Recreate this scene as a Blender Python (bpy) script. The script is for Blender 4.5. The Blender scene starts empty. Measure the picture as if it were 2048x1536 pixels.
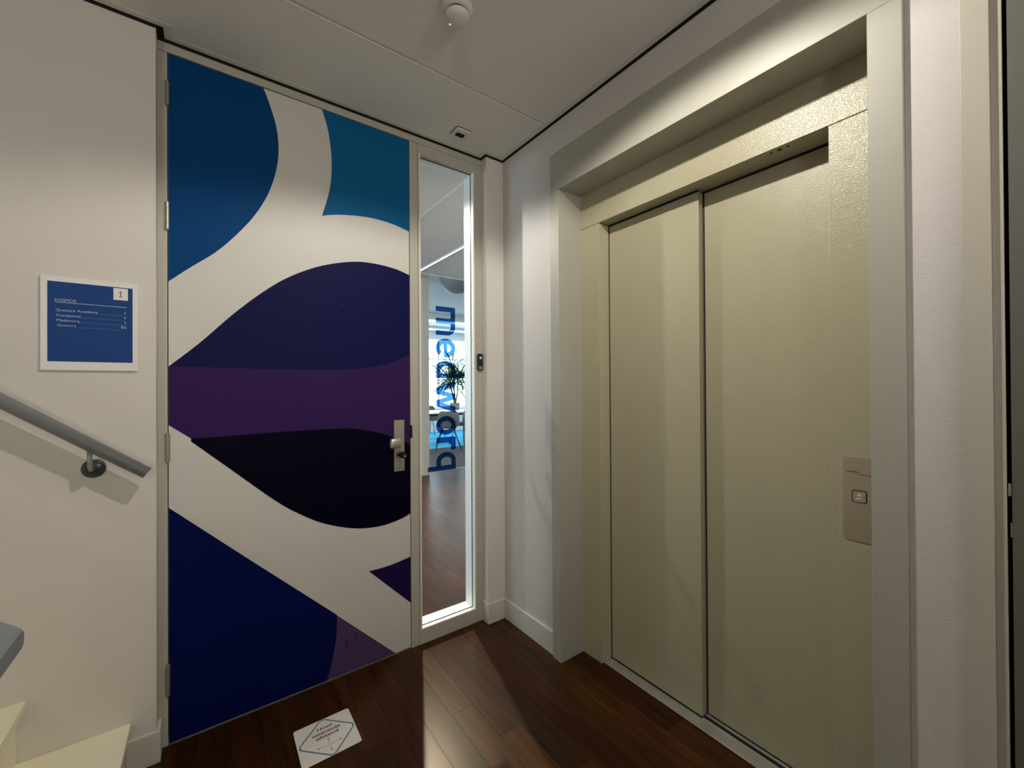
import bpy, bmesh, math, random
from mathutils import Vector, Matrix
from mathutils.geometry import tessellate_polygon
random.seed(7)
S = bpy.context.scene
COL = S.collection

# ------------------------------------------------------------------ camera, world, lights, exposure
H_EYE = 1.35
YAW, PITCH, ROLL, FPX = 0.9360884, 0.00503698, -0.0058366, 827.5132
cam_data = bpy.data.cameras.new('camera')
cam_data.sensor_fit = 'HORIZONTAL'; cam_data.sensor_width = 36.0
cam_data.lens = FPX * 36.0 / 2048.0
cam_data.clip_start = 0.02; cam_data.clip_end = 200
cam = bpy.data.objects.new('camera', cam_data); COL.objects.link(cam)
fw = Vector((math.cos(YAW)*math.cos(PITCH), math.sin(YAW)*math.cos(PITCH), math.sin(PITCH)))
r0 = Vector((math.sin(YAW), -math.cos(YAW), 0)); u0 = r0.cross(fw)
rt = r0*math.cos(ROLL) + u0*math.sin(ROLL); up = -r0*math.sin(ROLL) + u0*math.cos(ROLL)
cam.matrix_world = Matrix(((rt.x, up.x, -fw.x, 0), (rt.y, up.y, -fw.y, 0), (rt.z, up.z, -fw.z, H_EYE), (0, 0, 0, 1)))
S.camera = cam

S.view_settings.view_transform = 'Standard'
S.view_settings.look = 'None'
S.view_settings.gamma = 1.0
S.view_settings.use_curve_mapping = False
S.view_settings.exposure = -0.12
S.cycles.use_denoising = True
S.cycles.max_bounces = 10
S.cycles.diffuse_bounces = 6
S.cycles.transparent_max_bounces = 16
S.cycles.sample_clamp_indirect = 6.0

world = bpy.data.worlds.new('overcast_sky'); S.world = world
world.use_nodes = True
bg = world.node_tree.nodes['Background']
bg.inputs[0].default_value = (0.72, 0.90, 1.0, 1)
bg.inputs[1].default_value = 6.0

def look(o, target):
    d = Vector(target) - o.location
    o.rotation_euler = d.to_track_quat('-Z', 'Y').to_euler()

def spot(name, loc, target, power, color, size_deg, blend, radius):
    l = bpy.data.lights.new(name, 'SPOT'); l.energy = power; l.color = color
    l.spot_size = math.radians(size_deg); l.spot_blend = blend; l.shadow_soft_size = radius
    o = bpy.data.objects.new(name, l); COL.objects.link(o); o.location = loc
    look(o, target); return o

WARM = (1.0, 0.93, 0.82)
L1 = (0.67, 0.71, 2.655)
spot('downlight_beam', L1, (L1[0]+1e-4, L1[1], 0), 60, WARM, 150, 0.24, 0.024)
L2_FILL = (0.60, -1.30, 2.655)
spot('downlight_beam', L2_FILL, (L2_FILL[0]+1e-4, L2_FILL[1], 0), 14, WARM, 150, 0.3, 0.03)  # unseen lamp added as fill for the lower right wall and casing
L3_FILL = (-1.9, -1.0, 2.655)
spot('downlight_beam', L3_FILL, (L3_FILL[0]+1e-4, L3_FILL[1], 0), 6, WARM, 150, 0.3, 0.03)  # unseen lamp added as weak fill from the stair side
# two uplights added unseen behind the camera to brighten the ceiling (housings built below)
UPL = ((-1.6, -2.45, 1.85), (0.75, -2.45, 1.85))
for q_ in UPL: spot('ceiling_fill_beam', (q_[0], q_[1]+0.06, q_[2]+0.07), (q_[0]+0.1, q_[1]+0.75, 2.67), 85, (1.0, 0.95, 0.88), 150, 0.5, 0.16)
# office behind the glass: ceiling spots near the glass
spot('office_downlight_beam', (1.62, 3.70, 2.60), (1.25, 2.6, 0), 400, (1.0, 0.82, 0.56), 120, 0.2, 0.03)
spot('office_downlight_beam', (0.70, 2.76, 2.60), (1.25, 2.0, 0.6), 62, (1.0, 0.93, 0.84), 110, 0.3, 0.02)
def fill_panel(name, loc, sx, sy, power):
    l = bpy.data.lights.new(name, 'AREA'); l.shape = 'RECTANGLE'; l.size = sx; l.size_y = sy; l.energy = power; l.color = (0.95, 0.97, 1.0)
    o = bpy.data.objects.new(name, l); COL.objects.link(o); o.location = loc
fill_panel('office_fill_light', (0.6, 6.2, 2.98), 1.2, 0.6, 170)  # unseen fill lights added out of view to brighten the office
fill_panel('office_fill_light', (6.8, 5.6, 2.98), 1.2, 0.6, 170)
# sampling portals in the real window openings
def portal(name, loc, rot, sx, sy):
    l = bpy.data.lights.new(name, 'AREA'); l.shape = 'RECTANGLE'; l.size = sx; l.size_y = sy
    l.cycles.is_portal = True
    o = bpy.data.objects.new(name, l); COL.objects.link(o); o.location = loc; o.rotation_euler = rot
portal('window_portal', (5.6, 11.28, 1.75), (math.radians(-90), 0, 0), 6.6, 2.1)
portal('window_portal', (-2.48, 6.4, 1.7), (0, math.radians(-90), 0), 1.9, 6.0)

# ------------------------------------------------------------------ materials
def new_mat(name):
    m = bpy.data.materials.new(name); m.use_nodes = True
    nt = m.node_tree; return m, nt, nt.nodes['Principled BSDF']

def mat(name, col, rough=0.6, metal=0.0, bump=0.0, bscale=200.0, var=0.0, vscale=6.0, spec=0.5, coat=0.0, bdist=0.001, detail=3.0):
    m, nt, p = new_mat(name)
    p.inputs['Base Color'].default_value = (*col, 1)
    p.inputs['Roughness'].default_value = rough
    p.inputs['Metallic'].default_value = metal
    p.inputs['Specular IOR Level'].default_value = spec
    p.inputs['Coat Weight'].default_value = coat
    tc = nt.nodes.new('ShaderNodeTexCoord')
    if bump > 0:
        n = nt.nodes.new('ShaderNodeTexNoise'); n.inputs['Scale'].default_value = bscale; n.inputs['Detail'].default_value = detail
        nt.links.new(tc.outputs['Object'], n.inputs['Vector'])
        b = nt.nodes.new('ShaderNodeBump'); b.inputs['Strength'].default_value = bump; b.inputs['Distance'].default_value = bdist
        nt.links.new(n.outputs['Fac'], b.inputs['Height']); nt.links.new(b.outputs['Normal'], p.inputs['Normal'])
    if var > 0:
        n2 = nt.nodes.new('ShaderNodeTexNoise'); n2.inputs['Scale'].default_value = vscale; n2.inputs['Detail'].default_value = 4
        nt.links.new(tc.outputs['Object'], n2.inputs['Vector'])
        mx = nt.nodes.new('ShaderNodeMix'); mx.data_type = 'RGBA'
        mx.inputs[6].default_value = (*[c*(1-var) for c in col], 1)
        mx.inputs[7].default_value = (*[min(1, c*(1+var)) for c in col], 1)
        nt.links.new(n2.outputs['Fac'], mx.inputs[0]); nt.links.new(mx.outputs[2], p.inputs['Base Color'])
    return m

M = {}
M['wall'] = mat('white_plaster_wall', (0.68, 0.655, 0.61), 0.75, bump=0.35, bscale=220, var=0.04, vscale=3, bdist=0.0015)
M['office_wall'] = mat('office_white_wall', (0.70, 0.70, 0.70), 0.8)
M['ceiling'] = mat('ceiling_board', (0.78, 0.765, 0.73), 0.85, bump=0.15, bscale=400, var=0.03, vscale=2)
M['ceiling_trim'] = mat('ceiling_edge_profile', (0.68, 0.67, 0.64), 0.6)
M['office_ceiling'] = mat('office_ceiling_board', (0.62, 0.62, 0.63), 0.85)
M['black'] = mat('black_gap', (0.006, 0.006, 0.006), 0.9)
M['frame'] = mat('beige_frame_paint', (0.47, 0.45, 0.385), 0.42, bump=0.12, bscale=90, var=0.04, vscale=5)
M['casing'] = mat('lift_casing_paint', (0.385, 0.38, 0.325), 0.45, bump=0.10, bscale=120, var=0.02, vscale=3)
M['lift'] = mat('lift_door_paint', (0.425, 0.40, 0.28), 0.26, bump=0.8, bscale=330, var=0.02, vscale=2, bdist=0.0012, detail=1.0)
M['bead'] = mat('white_glazing_bead', (0.80, 0.80, 0.78), 0.4)
M['baseboard'] = mat('baseboard_paint', (0.62, 0.60, 0.54), 0.4, bump=0.08, bscale=60)
M['door_white'] = mat('door_white_print', (0.63, 0.615, 0.575), 0.5, bump=0.25, bscale=350, var=0.03, vscale=3)
def vinyl(n, c): return mat(n, c, 0.5, bump=0.12, bscale=300, spec=0.06)
M['blue'] = vinyl('print_mid_blue', (0.002, 0.052, 0.185))
M['teal'] = vinyl('print_teal_blue', (0.006, 0.115, 0.29))
M['navy'] = vinyl('print_navy', (0.007, 0.008, 0.064))
M['purple'] = vinyl('print_purple', (0.036, 0.013, 0.090))
M['ink'] = vinyl('print_ink_black', (0.0012, 0.0010, 0.009))
M['deepblue'] = vinyl('print_deep_blue', (0.002, 0.006, 0.072))
M['violet'] = vinyl('print_dark_violet', (0.014, 0.008, 0.055))
M['lilac'] = vinyl('print_dull_lilac', (0.075, 0.050, 0.125))
M['steel'] = mat('satin_nickel', (0.62, 0.59, 0.52), 0.35, metal=0.9)
M['hinge'] = mat('hinge_steel', (0.42, 0.41, 0.36), 0.35, metal=0.8)
M['blackplastic'] = mat('black_plastic', (0.012, 0.012, 0.012), 0.25)
M['rail'] = mat('grey_rail_paint', (0.22, 0.235, 0.24), 0.2, coat=0.2)
M['bracket'] = mat('dark_bracket_paint', (0.05, 0.055, 0.055), 0.25)
M['slab'] = mat('grey_blue_rail_cap', (0.23, 0.25, 0.28), 0.5, bump=0.2, bscale=150)
M['tread'] = mat('cream_stair_tread', (0.93, 0.88, 0.70), 0.6, bump=0.2, bscale=250, var=0.02)
M['signwhite'] = mat('sign_white_frame', (0.78, 0.77, 0.76), 0.4)
M['signblue'] = mat('sign_blue_face', (0.010, 0.055, 0.22), 0.5, spec=0.15)
M['signtext'] = mat('sign_text_pale_blue', (0.42, 0.52, 0.70), 0.5)
M['signline'] = mat('sign_rule_blue', (0.10, 0.20, 0.42), 0.5)
M['graphite'] = mat('dark_print', (0.02, 0.02, 0.02), 0.5)
M['stickerwhite'] = mat('sticker_white', (0.80, 0.77, 0.73), 0.5, bump=0.1, bscale=400)
M['stickerblue'] = mat('sticker_blue_line', (0.10, 0.22, 0.36), 0.5)
M['stickergrey'] = mat('sticker_faded_print', (0.33, 0.32, 0.26), 0.5)
M['alu'] = mat('grooved_aluminium', (0.50, 0.49, 0.44), 0.35, metal=0.5)
M['greydoor'] = mat('dark_grey_door', (0.12, 0.12, 0.105), 0.5)
M['plasticwhite'] = mat('detector_white_plastic', (0.72, 0.71, 0.68), 0.35)
M['carpet'] = mat('grey_carpet', (0.045, 0.045, 0.042), 0.95, bump=0.3, bscale=500)
M['bluecarpet'] = mat('bright_blue_carpet', (0.03, 0.42, 0.68), 0.95, bump=0.3, bscale=500)
M['shell'] = mat('grey_chair_shell', (0.20, 0.20, 0.20), 0.7)
M['whitetop'] = mat('white_table_top', (0.85, 0.86, 0.86), 0.4)
M['leaf'] = mat('dracaena_leaf', (0.07, 0.16, 0.03), 0.5, var=0.3, vscale=20)
M['trunk'] = mat('plant_trunk', (0.16, 0.11, 0.07), 0.9)
M['pot'] = mat('grey_planter', (0.20, 0.20, 0.20), 0.6)
M['lampgrey'] = mat('grey_lamp_shade', (0.20, 0.22, 0.25), 0.5)
M['postwood'] = mat('pale_wood_post', (0.80, 0.73, 0.62), 0.5)
M['winframe'] = mat('white_window_frame', (0.8, 0.8, 0.8), 0.4)

# brushed call plate
m, nt, p = new_mat('brushed_steel_plate')
p.inputs['Base Color'].default_value = (0.62, 0.58, 0.50, 1); p.inputs['Metallic'].default_value = 1.0
p.inputs['Roughness'].default_value = 0.34; p.inputs['Anisotropic'].default_value = 0.6
p.inputs['Metallic'].default_value = 0.85; p.inputs['Base Color'].default_value = (0.66, 0.60, 0.50, 1)
M['plate'] = m

# dark merbau planks: colour varies per plank, grain along Y
m, nt, p = new_mat('dark_red_hardwood_plank')
tc = nt.nodes.new('ShaderNodeTexCoord'); mp = nt.nodes.new('ShaderNodeMapping')
mp.inputs['Scale'].default_value = (1, 0.06, 1)
geo = nt.nodes.new('ShaderNodeNewGeometry'); oi = nt.nodes.new('ShaderNodeObjectInfo')
add = nt.nodes.new('ShaderNodeVectorMath'); add.operation = 'ADD'
cb = nt.nodes.new('ShaderNodeCombineXYZ'); mul = nt.nodes.new('ShaderNodeMath'); mul.operation = 'MULTIPLY'; mul.inputs[1].default_value = 37.0
nt.links.new(oi.outputs['Random'], mul.inputs[0]); nt.links.new(mul.outputs[0], cb.inputs[2])
nt.links.new(geo.outputs['Position'], mp.inputs['Vector']); nt.links.new(mp.outputs['Vector'], add.inputs[0]); nt.links.new(cb.outputs[0], add.inputs[1])
nz = nt.nodes.new('ShaderNodeTexNoise'); nz.inputs['Scale'].default_value = 45; nz.inputs['Detail'].default_value = 6; nz.inputs['Distortion'].default_value = 0.6
nt.links.new(add.outputs[0], nz.inputs['Vector'])
cr = nt.nodes.new('ShaderNodeValToRGB')
cr.color_ramp.elements[0].position = 0.3; cr.color_ramp.elements[0].color = (0.024, 0.0078, 0.0017, 1)
cr.color_ramp.elements[1].position = 0.75; cr.color_ramp.elements[1].color = (0.066, 0.0235, 0.0050, 1)
nt.links.new(nz.outputs['Fac'], cr.inputs[0])
hs = nt.nodes.new('ShaderNodeHueSaturation')
mr = nt.nodes.new('ShaderNodeMapRange'); mr.inputs[3].default_value = 0.60; mr.inputs[4].default_value = 1.25
nt.links.new(oi.outputs['Random'], mr.inputs[0]); nt.links.new(mr.outputs[0], hs.inputs['Value']); nt.links.new(cr.outputs[0], hs.inputs['Color'])
fc = nt.nodes.new('ShaderNodeMath'); fc.operation = 'FRACT'; ml = nt.nodes.new('ShaderNodeMath'); ml.operation = 'MULTIPLY'; ml.inputs[1].default_value = 7.31
hr_ = nt.nodes.new('ShaderNodeMapRange'); hr_.inputs[3].default_value = 0.486; hr_.inputs[4].default_value = 0.508
nt.links.new(oi.outputs['Random'], ml.inputs[0]); nt.links.new(ml.outputs[0], fc.inputs[0]); nt.links.new(fc.outputs[0], hr_.inputs[0]); nt.links.new(hr_.outputs[0], hs.inputs['Hue'])
nt.links.new(hs.outputs[0], p.inputs['Base Color'])
bp_ = nt.nodes.new('ShaderNodeBump'); bp_.inputs['Strength'].default_value = 0.15; bp_.inputs['Distance'].default_value = 0.001
nt.links.new(nz.outputs['Fac'], bp_.inputs['Height']); nt.links.new(bp_.outputs['Normal'], p.inputs['Normal'])
p.inputs['Roughness'].default_value = 0.30; p.inputs['Specular IOR Level'].default_value = 0.20
M['plank'] = m

# woven glass-fibre wallpaper on the lift wall
m, nt, p = new_mat('woven_white_wallcovering')
p.inputs['Base Color'].default_value = (0.60, 0.575, 0.56, 1); p.inputs['Roughness'].default_value = 0.6
tc = nt.nodes.new('ShaderNodeTexCoord'); mp = nt.nodes.new('ShaderNodeMapping'); mp.inputs['Scale'].default_value = (1, 1, 2.2)
nt.links.new(tc.outputs['Object'], mp.inputs['Vector'])
vz = nt.nodes.new('ShaderNodeTexVoronoi'); vz.inputs['Scale'].default_value = 210; nt.links.new(mp.outputs[0], vz.inputs['Vector'])
bb = nt.nodes.new('ShaderNodeBump'); bb.inputs['Strength'].default_value = 0.4; bb.inputs['Distance'].default_value = 0.0012; bb.invert = True
nt.links.new(vz.outputs['Distance'], bb.inputs['Height']); nt.links.new(bb.outputs['Normal'], p.inputs['Normal'])
M['woven'] = m

# glass: clear with a fresnel reflection
m = bpy.data.materials.new('clear_window_glass'); m.use_nodes = True; nt = m.node_tree; nt.nodes.clear()
out = nt.nodes.new('ShaderNodeOutputMaterial'); mix = nt.nodes.new('ShaderNodeMixShader'); fr = nt.nodes.new('ShaderNodeFresnel'); fr.inputs[0].default_value = 1.3
tr = nt.nodes.new('ShaderNodeBsdfTransparent'); tr.inputs[0].default_value = (0.96, 0.98, 0.98, 1)
gl = nt.nodes.new('ShaderNodeBsdfGlossy'); gl.inputs['Roughness'].default_value = 0.0
gg = nt.nodes.new('ShaderNodeNewGeometry'); inv = nt.nodes.new('ShaderNodeMath'); inv.operation = 'SUBTRACT'; inv.inputs[0].default_value = 1.0
fm = nt.nodes.new('ShaderNodeMath'); fm.operation = 'MULTIPLY'
nt.links.new(gg.outputs['Backfacing'], inv.inputs[1]); nt.links.new(inv.outputs[0], fm.inputs[0]); nt.links.new(fr.outputs[0], fm.inputs[1])
nt.links.new(fm.outputs[0], mix.inputs[0]); nt.links.new(tr.outputs[0], mix.inputs[1]); nt.links.new(gl.outputs[0], mix.inputs[2]); nt.links.new(mix.outputs[0], out.inputs[0])
M['glass'] = m
# translucent blue film letters
m = bpy.data.materials.new('translucent_blue_film'); m.use_nodes = True; nt = m.node_tree; nt.nodes.clear()
out = nt.nodes.new('ShaderNodeOutputMaterial'); mix = nt.nodes.new('ShaderNodeMixShader'); mix.inputs[0].default_value = 0.08
tr = nt.nodes.new('ShaderNodeBsdfTransparent'); tr.inputs[0].default_value = (0.032, 0.115, 0.36, 1)
df = nt.nodes.new('ShaderNodeBsdfDiffuse'); df.inputs[0].default_value = (0.01, 0.02, 0.16, 1)
nt.links.new(tr.outputs[0], mix.inputs[1]); nt.links.new(df.outputs[0], mix.inputs[2]); nt.links.new(mix.outputs[0], out.inputs[0])
M['film'] = m
def emis(name, col, st):
    m = bpy.data.materials.new(name); m.use_nodes = True; nt = m.node_tree; nt.nodes.clear()
    o = nt.nodes.new('ShaderNodeOutputMaterial'); e = nt.nodes.new('ShaderNodeEmission'); e.inputs[0].default_value = (*col, 1); e.inputs[1].default_value = st
    nt.links.new(e.outputs[0], o.inputs[0]); return m
M['led'] = emis('linear_lamp_diffuser', (0.95, 0.97, 1.0), 1.6)
M['beam_glow'] = emis('beam_glow_face', (0.93, 0.98, 1.0), 5.0)
M['indicator'] = emis('indicator_light', (1.0, 1.0, 0.9), 2.0)

# ------------------------------------------------------------------ helpers
def tag(o, label=None, cat=None, group=None, kind=None):
    if label: o['label'] = label
    if cat: o['category'] = cat
    if group: o['group'] = group
    if kind: o['kind'] = kind
    return o

def link(name, me, m, parent=None, smooth=False):
    if m is not None and not me.materials: me.materials.append(m)
    o = bpy.data.objects.new(name, me); COL.objects.link(o)
    if parent is not None:
        o.parent = parent
        o.matrix_parent_inverse = parent_world(parent).inverted()
    if smooth:
        for p_ in me.polygons: p_.use_smooth = True
    return o

def parent_world(p):
    mw = Matrix.LocRotScale(p.location, p.rotation_euler, p.scale)
    if p.parent is not None: mw = parent_world(p.parent) @ p.matrix_parent_inverse @ mw
    return mw

def empty(name, loc, label=None, cat=None, group=None, kind=None):
    o = bpy.data.objects.new(name, None); COL.objects.link(o); o.location = loc; o.empty_display_size = 0.05
    return tag(o, label, cat, group, kind)

def add_box(bm, b, bevel=0.0, segs=2):
    x0, x1, y0, y1, z0, z1 = b
    t = bmesh.new()
    vs = [t.verts.new(c) for c in ((x0,y0,z0),(x1,y0,z0),(x1,y1,z0),(x0,y1,z0),(x0,y0,z1),(x1,y0,z1),(x1,y1,z1),(x0,y1,z1))]
    for f in ((0,3,2,1),(4,5,6,7),(0,1,5,4),(1,2,6,5),(2,3,7,6),(3,0,4,7)): t.faces.new([vs[i] for i in f])
    if bevel > 0: bmesh.ops.bevel(t, geom=list(t.edges), offset=bevel, segments=segs, affect='EDGES', profile=0.5)
    me = bpy.data.meshes.new('t'); t.to_mesh(me); t.free(); bm.from_mesh(me); bpy.data.meshes.remove(me)

def box(name, b, m, parent=None, bevel=0.0, segs=2):
    bm = bmesh.new(); add_box(bm, b, bevel, segs)
    me = bpy.data.meshes.new(name); bm.to_mesh(me); bm.free(); return link(name, me, m, parent)

def boxes(name, bl, m, parent=None, bevel=0.0):
    bm = bmesh.new()
    for b in bl: add_box(bm, b, bevel)
    me = bpy.data.meshes.new(name); bm.to_mesh(me); bm.free(); return link(name, me, m, parent)

def add_tube(bm, p0, p1, r0_, r1_=None, n=20, cap=True):
    r1_ = r0_ if r1_ is None else r1_
    p0, p1 = Vector(p0), Vector(p1); d = (p1-p0).normalized()
    a = d.orthogonal().normalized(); b = d.cross(a)
    A, B = [], []
    for i in range(n):
        t = 2*math.pi*i/n; v = a*math.cos(t)+b*math.sin(t)
        A.append(bm.verts.new(p0+v*r0_)); B.append(bm.verts.new(p1+v*r1_))
    for i in range(n): bm.faces.new((A[i], A[(i+1)%n], B[(i+1)%n], B[i]))
    if cap: bm.faces.new(A[::-1]); bm.faces.new(B)

def tube(name, p0, p1, r, m, parent=None, r1=None, n=20, smooth=True):
    bm = bmesh.new(); add_tube(bm, p0, p1, r, r1, n)
    me = bpy.data.meshes.new(name); bm.to_mesh(me); bm.free()
    o = link(name, me, m, parent)
    if smooth:
        for p_ in me.polygons:
            if len(p_.vertices) == 4: p_.use_smooth = True
    return o

def path_tube(name, pts, radii, m, parent=None, n=12):
    bm = bmesh.new(); rings = []
    pts = [Vector(p_) for p_ in pts]; ref = Vector((0.3, 0.9, 0.2)).normalized()
    for i, p_ in enumerate(pts):
        d = (pts[min(i+1, len(pts)-1)] - pts[max(i-1, 0)]).normalized()
        a = (ref - d*ref.dot(d)).normalized(); b = d.cross(a)
        rings.append([bm.verts.new(p_ + (a*math.cos(2*math.pi*k/n)+b*math.sin(2*math.pi*k/n))*radii[i]) for k in range(n)])
    for A, B in zip(rings, rings[1:]):
        for k in range(n): bm.faces.new((A[k], A[(k+1)%n], B[(k+1)%n], B[k]))
    bm.faces.new(rings[0][::-1]); bm.faces.new(rings[-1])
    me = bpy.data.meshes.new(name); bm.to_mesh(me); bm.free()
    for p_ in me.polygons: p_.use_smooth = len(p_.vertices) == 4
    return link(name, me, m, parent)

def lathe(name, prof, centre, m, parent=None, n=36, smooth=True):
    """prof: (radius, z) list, closed at both ends on the axis if radius 0"""
    bm = bmesh.new(); rings = []
    cx, cy, cz = centre
    for r_, z in prof:
        if r_ < 1e-6: rings.append([bm.verts.new((cx, cy, cz+z))])
        else: rings.append([bm.verts.new((cx+r_*math.cos(2*math.pi*k/n), cy+r_*math.sin(2*math.pi*k/n), cz+z)) for k in range(n)])
    for A, B in zip(rings, rings[1:]):
        if len(A) == 1 and len(B) == 1: continue
        for k in range(n):
            if len(A) == 1: bm.faces.new((A[0], B[k], B[(k+1)%n]))
            elif len(B) == 1: bm.faces.new((A[k], A[(k+1)%n], B[0]))
            else: bm.faces.new((A[k], A[(k+1)%n], B[(k+1)%n], B[k]))
    bmesh.ops.recalc_face_normals(bm, faces=bm.faces)
    me = bpy.data.meshes.new(name); bm.to_mesh(me); bm.free()
    return link(name, me, m, parent, smooth)

def plate(name, pts, origin, eu, ev, en, t, m, parent=None):
    """flat polygon pts (u,v) in the plane origin+u*eu+v*ev, thickness t along en"""
    O, eu, ev, en = Vector(origin), Vector(eu), Vector(ev), Vector(en)
    bm = bmesh.new()
    A = [bm.verts.new(O+eu*u+ev*v) for u, v in pts]; B = [bm.verts.new(O+eu*u+ev*v+en*t) for u, v in pts]
    n = len(pts)
    for i, j, k in tessellate_polygon([[Vector((u, v, 0)) for u, v in pts]]):
        if len({i, j, k}) == 3:
            bm.faces.new((A[k], A[j], A[i])); bm.faces.new((B[i], B[j], B[k]))
    for i in range(n): bm.faces.new((A[i], A[(i+1)%n], B[(i+1)%n], B[i]))
    bmesh.ops.recalc_face_normals(bm, faces=bm.faces)
    me = bpy.data.meshes.new(name); bm.to_mesh(me); bm.free(); return link(name, me, m, parent)

def rrect(u0, u1, v0, v1, r, n=6):
    o = []
    for cx, cy, a in ((u1-r, v0+r, -90), (u1-r, v1-r, 0), (u0+r, v1-r, 90), (u0+r, v0+r, 180)):
        for i in range(n+1):
            t = math.radians(a+90*i/n); o.append((cx+r*math.cos(t), cy+r*math.sin(t)))
    return o

def spline(P, k=8):
    o = []
    for i in range(len(P)-1):
        p0 = P[max(i-1, 0)]; p1 = P[i]; p2 = P[i+1]; p3 = P[min(i+2, len(P)-1)]
        for j in range(k):
            t = j/k
            o.append(tuple(0.5*((2*p1[a])+(-p0[a]+p2[a])*t+(2*p0[a]-5*p1[a]+4*p2[a]-p3[a])*t*t+(-p0[a]+3*p1[a]-3*p2[a]+p3[a])*t**3) for a in (0, 1)))
    o.append(P[-1]); return o

_dg = None
def text_mesh(s, bold=0.0):
    c = bpy.data.curves.new('t', 'FONT'); c.body = s; c.size = 1.0; c.offset = bold; c.resolution_u = 6; c.fill_mode = 'FRONT'
    o = bpy.data.objects.new('t', c); COL.objects.link(o)
    dg = bpy.context.evaluated_depsgraph_get(); dg.update()
    me = bpy.data.meshes.new_from_object(o.evaluated_get(dg))
    COL.objects.unlink(o); bpy.data.objects.remove(o); bpy.data.curves.remove(c)
    return me

def text(name, s, origin, eu, ev, u0, u1, v0, v1, m, parent=None, bold=0.0, thick=0.0, en=None):
    """the word s fitted to the box (u0..u1, v0..v1)"""
    me = text_mesh(s, bold)
    xs = [v.co.x for v in me.vertices]; ys = [v.co.y for v in me.vertices]
    ax, bx, ay, by = min(xs), max(xs), min(ys), max(ys)
    O, eu, ev = Vector(origin), Vector(eu), Vector(ev)
    for v in me.vertices:
        u = u0+(v.co.x-ax)/(bx-ax)*(u1-u0); w = v0+(v.co.y-ay)/(by-ay)*(v1-v0)
        v.co = O+eu*u+ev*w
    me.materials.clear(); me.name = name
    return link(name, me, m, parent)

# ------------------------------------------------------------------ measures (metres)
D = 2.036          # door wall
E = 1.402          # lift wall
CE = 2.671         # ceiling
LW = 1.976         # left wall plane
XL = -0.15         # end of the left wall
P = 1.5386         # lift front panel
C = 1.383          # casing front

# ------------------------------------------------------------------ floor
floor = box('floor', (-3.2, 9.0, -2.6, 11.4, -0.06, -0.0202), M['black'])
tag(floor, kind='structure')
xs = [-0.03, 0.07, 0.17, 0.275, 0.38, 0.46, 0.585, 0.70, 0.805, 0.907, 1.0055, 1.115, 1.23, 1.333, 1.44]
x = 1.44
while x < 4.4: x += 0.105; xs.append(x)
ends = []
x = -0.03; left = []
while x > -3.1: x -= 0.105; left.append(x)
xs = left[::-1] + xs
GAP = 0.0004
def plank(x0, x1, y0, y1):
    dz = random.uniform(-0.0004, 0.0)
    box('plank', (x0+GAP/2, x1-GAP/2, y0+GAP/2, y1-GAP/2, -0.020, dz), M['plank'], floor, bevel=0.0004, segs=1)
for i in range(len(xs)-1):
    x0, x1 = xs[i], xs[i+1]
    y = -0.3 - random.uniform(0, 0.8) if x1 > -0.6 else -2.5
    ytop = 2.04 if x1 < 0.86 else 6.03
    if x0 < 0.95 and x1 > 0.86: ytop = 6.03
    if x0 > 1.385: y = 2.14
    if x0 < -0.6: ytop = 2.0
    if x0 < -2.9: continue
    X1 = x1
    if x0 < 1.40 and x1 > 1.38: pass
    while y < ytop - 0.02:
        ln = random.uniform(1.1, 2.3)
        y1 = min(y+ln, ytop)
        if ytop-y1 < 0.25: y1 = ytop
        if not (x0 > 1.385 and y1 < 2.2): plank(x0, X1, y, y1)
        y = y1
# planks of the recess in front of the lift, and of the lobby behind the camera
for (x0, x1, y0, y1) in ((1.44, 1.545, 0.33, 0.95), (1.44, 1.545, 0.95, 1.486)): plank(x0, x1, y0, y1)
for (x0, x1, y0, y1) in ((1.545, 1.556, 0.33, 1.486),): plank(x0, x1, y0, y1)
for k in range(13): plank(-3.1+k*0.35, -3.1+(k+1)*0.35, -2.5, -1.2)
# office carpets with a bright metal strip between wood and carpet
c1 = box('floor_strip', (1.5, 9.0, 6.03, 6.06, -0.019, 0.004), M['alu']); tag(c1, kind='structure'); c1.name = 'trim_7'
c2 = box('carpet', (1.2, 9.0, 6.061, 8.25, -0.019, 0.002), M['carpet'])
tag(c2, 'dark grey carpet behind the glass, beyond the metal strip on the wood floor', 'carpet')
c3 = box('carpet', (1.2, 9.0, 8.251, 11.25, -0.019, 0.002), M['bluecarpet'])
tag(c3, 'bright blue carpet under the white table, far behind the glass', 'carpet')

# ------------------------------------------------------------------ walls
def wall(name, b, m='wall'):
    return tag(box(name, b, M[m]), kind='structure')
wall('wall_left', (-3.2, XL, LW, 2.136, -0.02, 2.72))
# lift wall: pieces round the lift opening and the grey door
wall('wall_right', (E, 1.70, 1.5485, 2.036, -0.02, 2.72), 'woven')
wall('wall_right_above', (E, 1.70, 0.245, 1.5485, 2.4995, 2.72), 'woven')
wall('wall_right_middle', (E, 1.5380, 0.150, 0.2445, -0.02, 2.72), 'woven')
wall('wall_right_over_door', (E, 1.60, -1.0, 0.150, 2.301, 2.72), 'woven')
wall('wall_right_behind', (E, 1.60, -2.6, -1.0, -0.02, 2.72), 'woven')
wall('wall_corner', (1.285, E, 1.984, 2.136, -0.02, 2.72))
wall('wall_behind', (-3.2, 1.6, -2.7, -2.6, -0.02, 2.72))
wall('wall_stair', (-3.3, -3.2, -2.7, 2.136, -0.02, 2.72))
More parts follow.
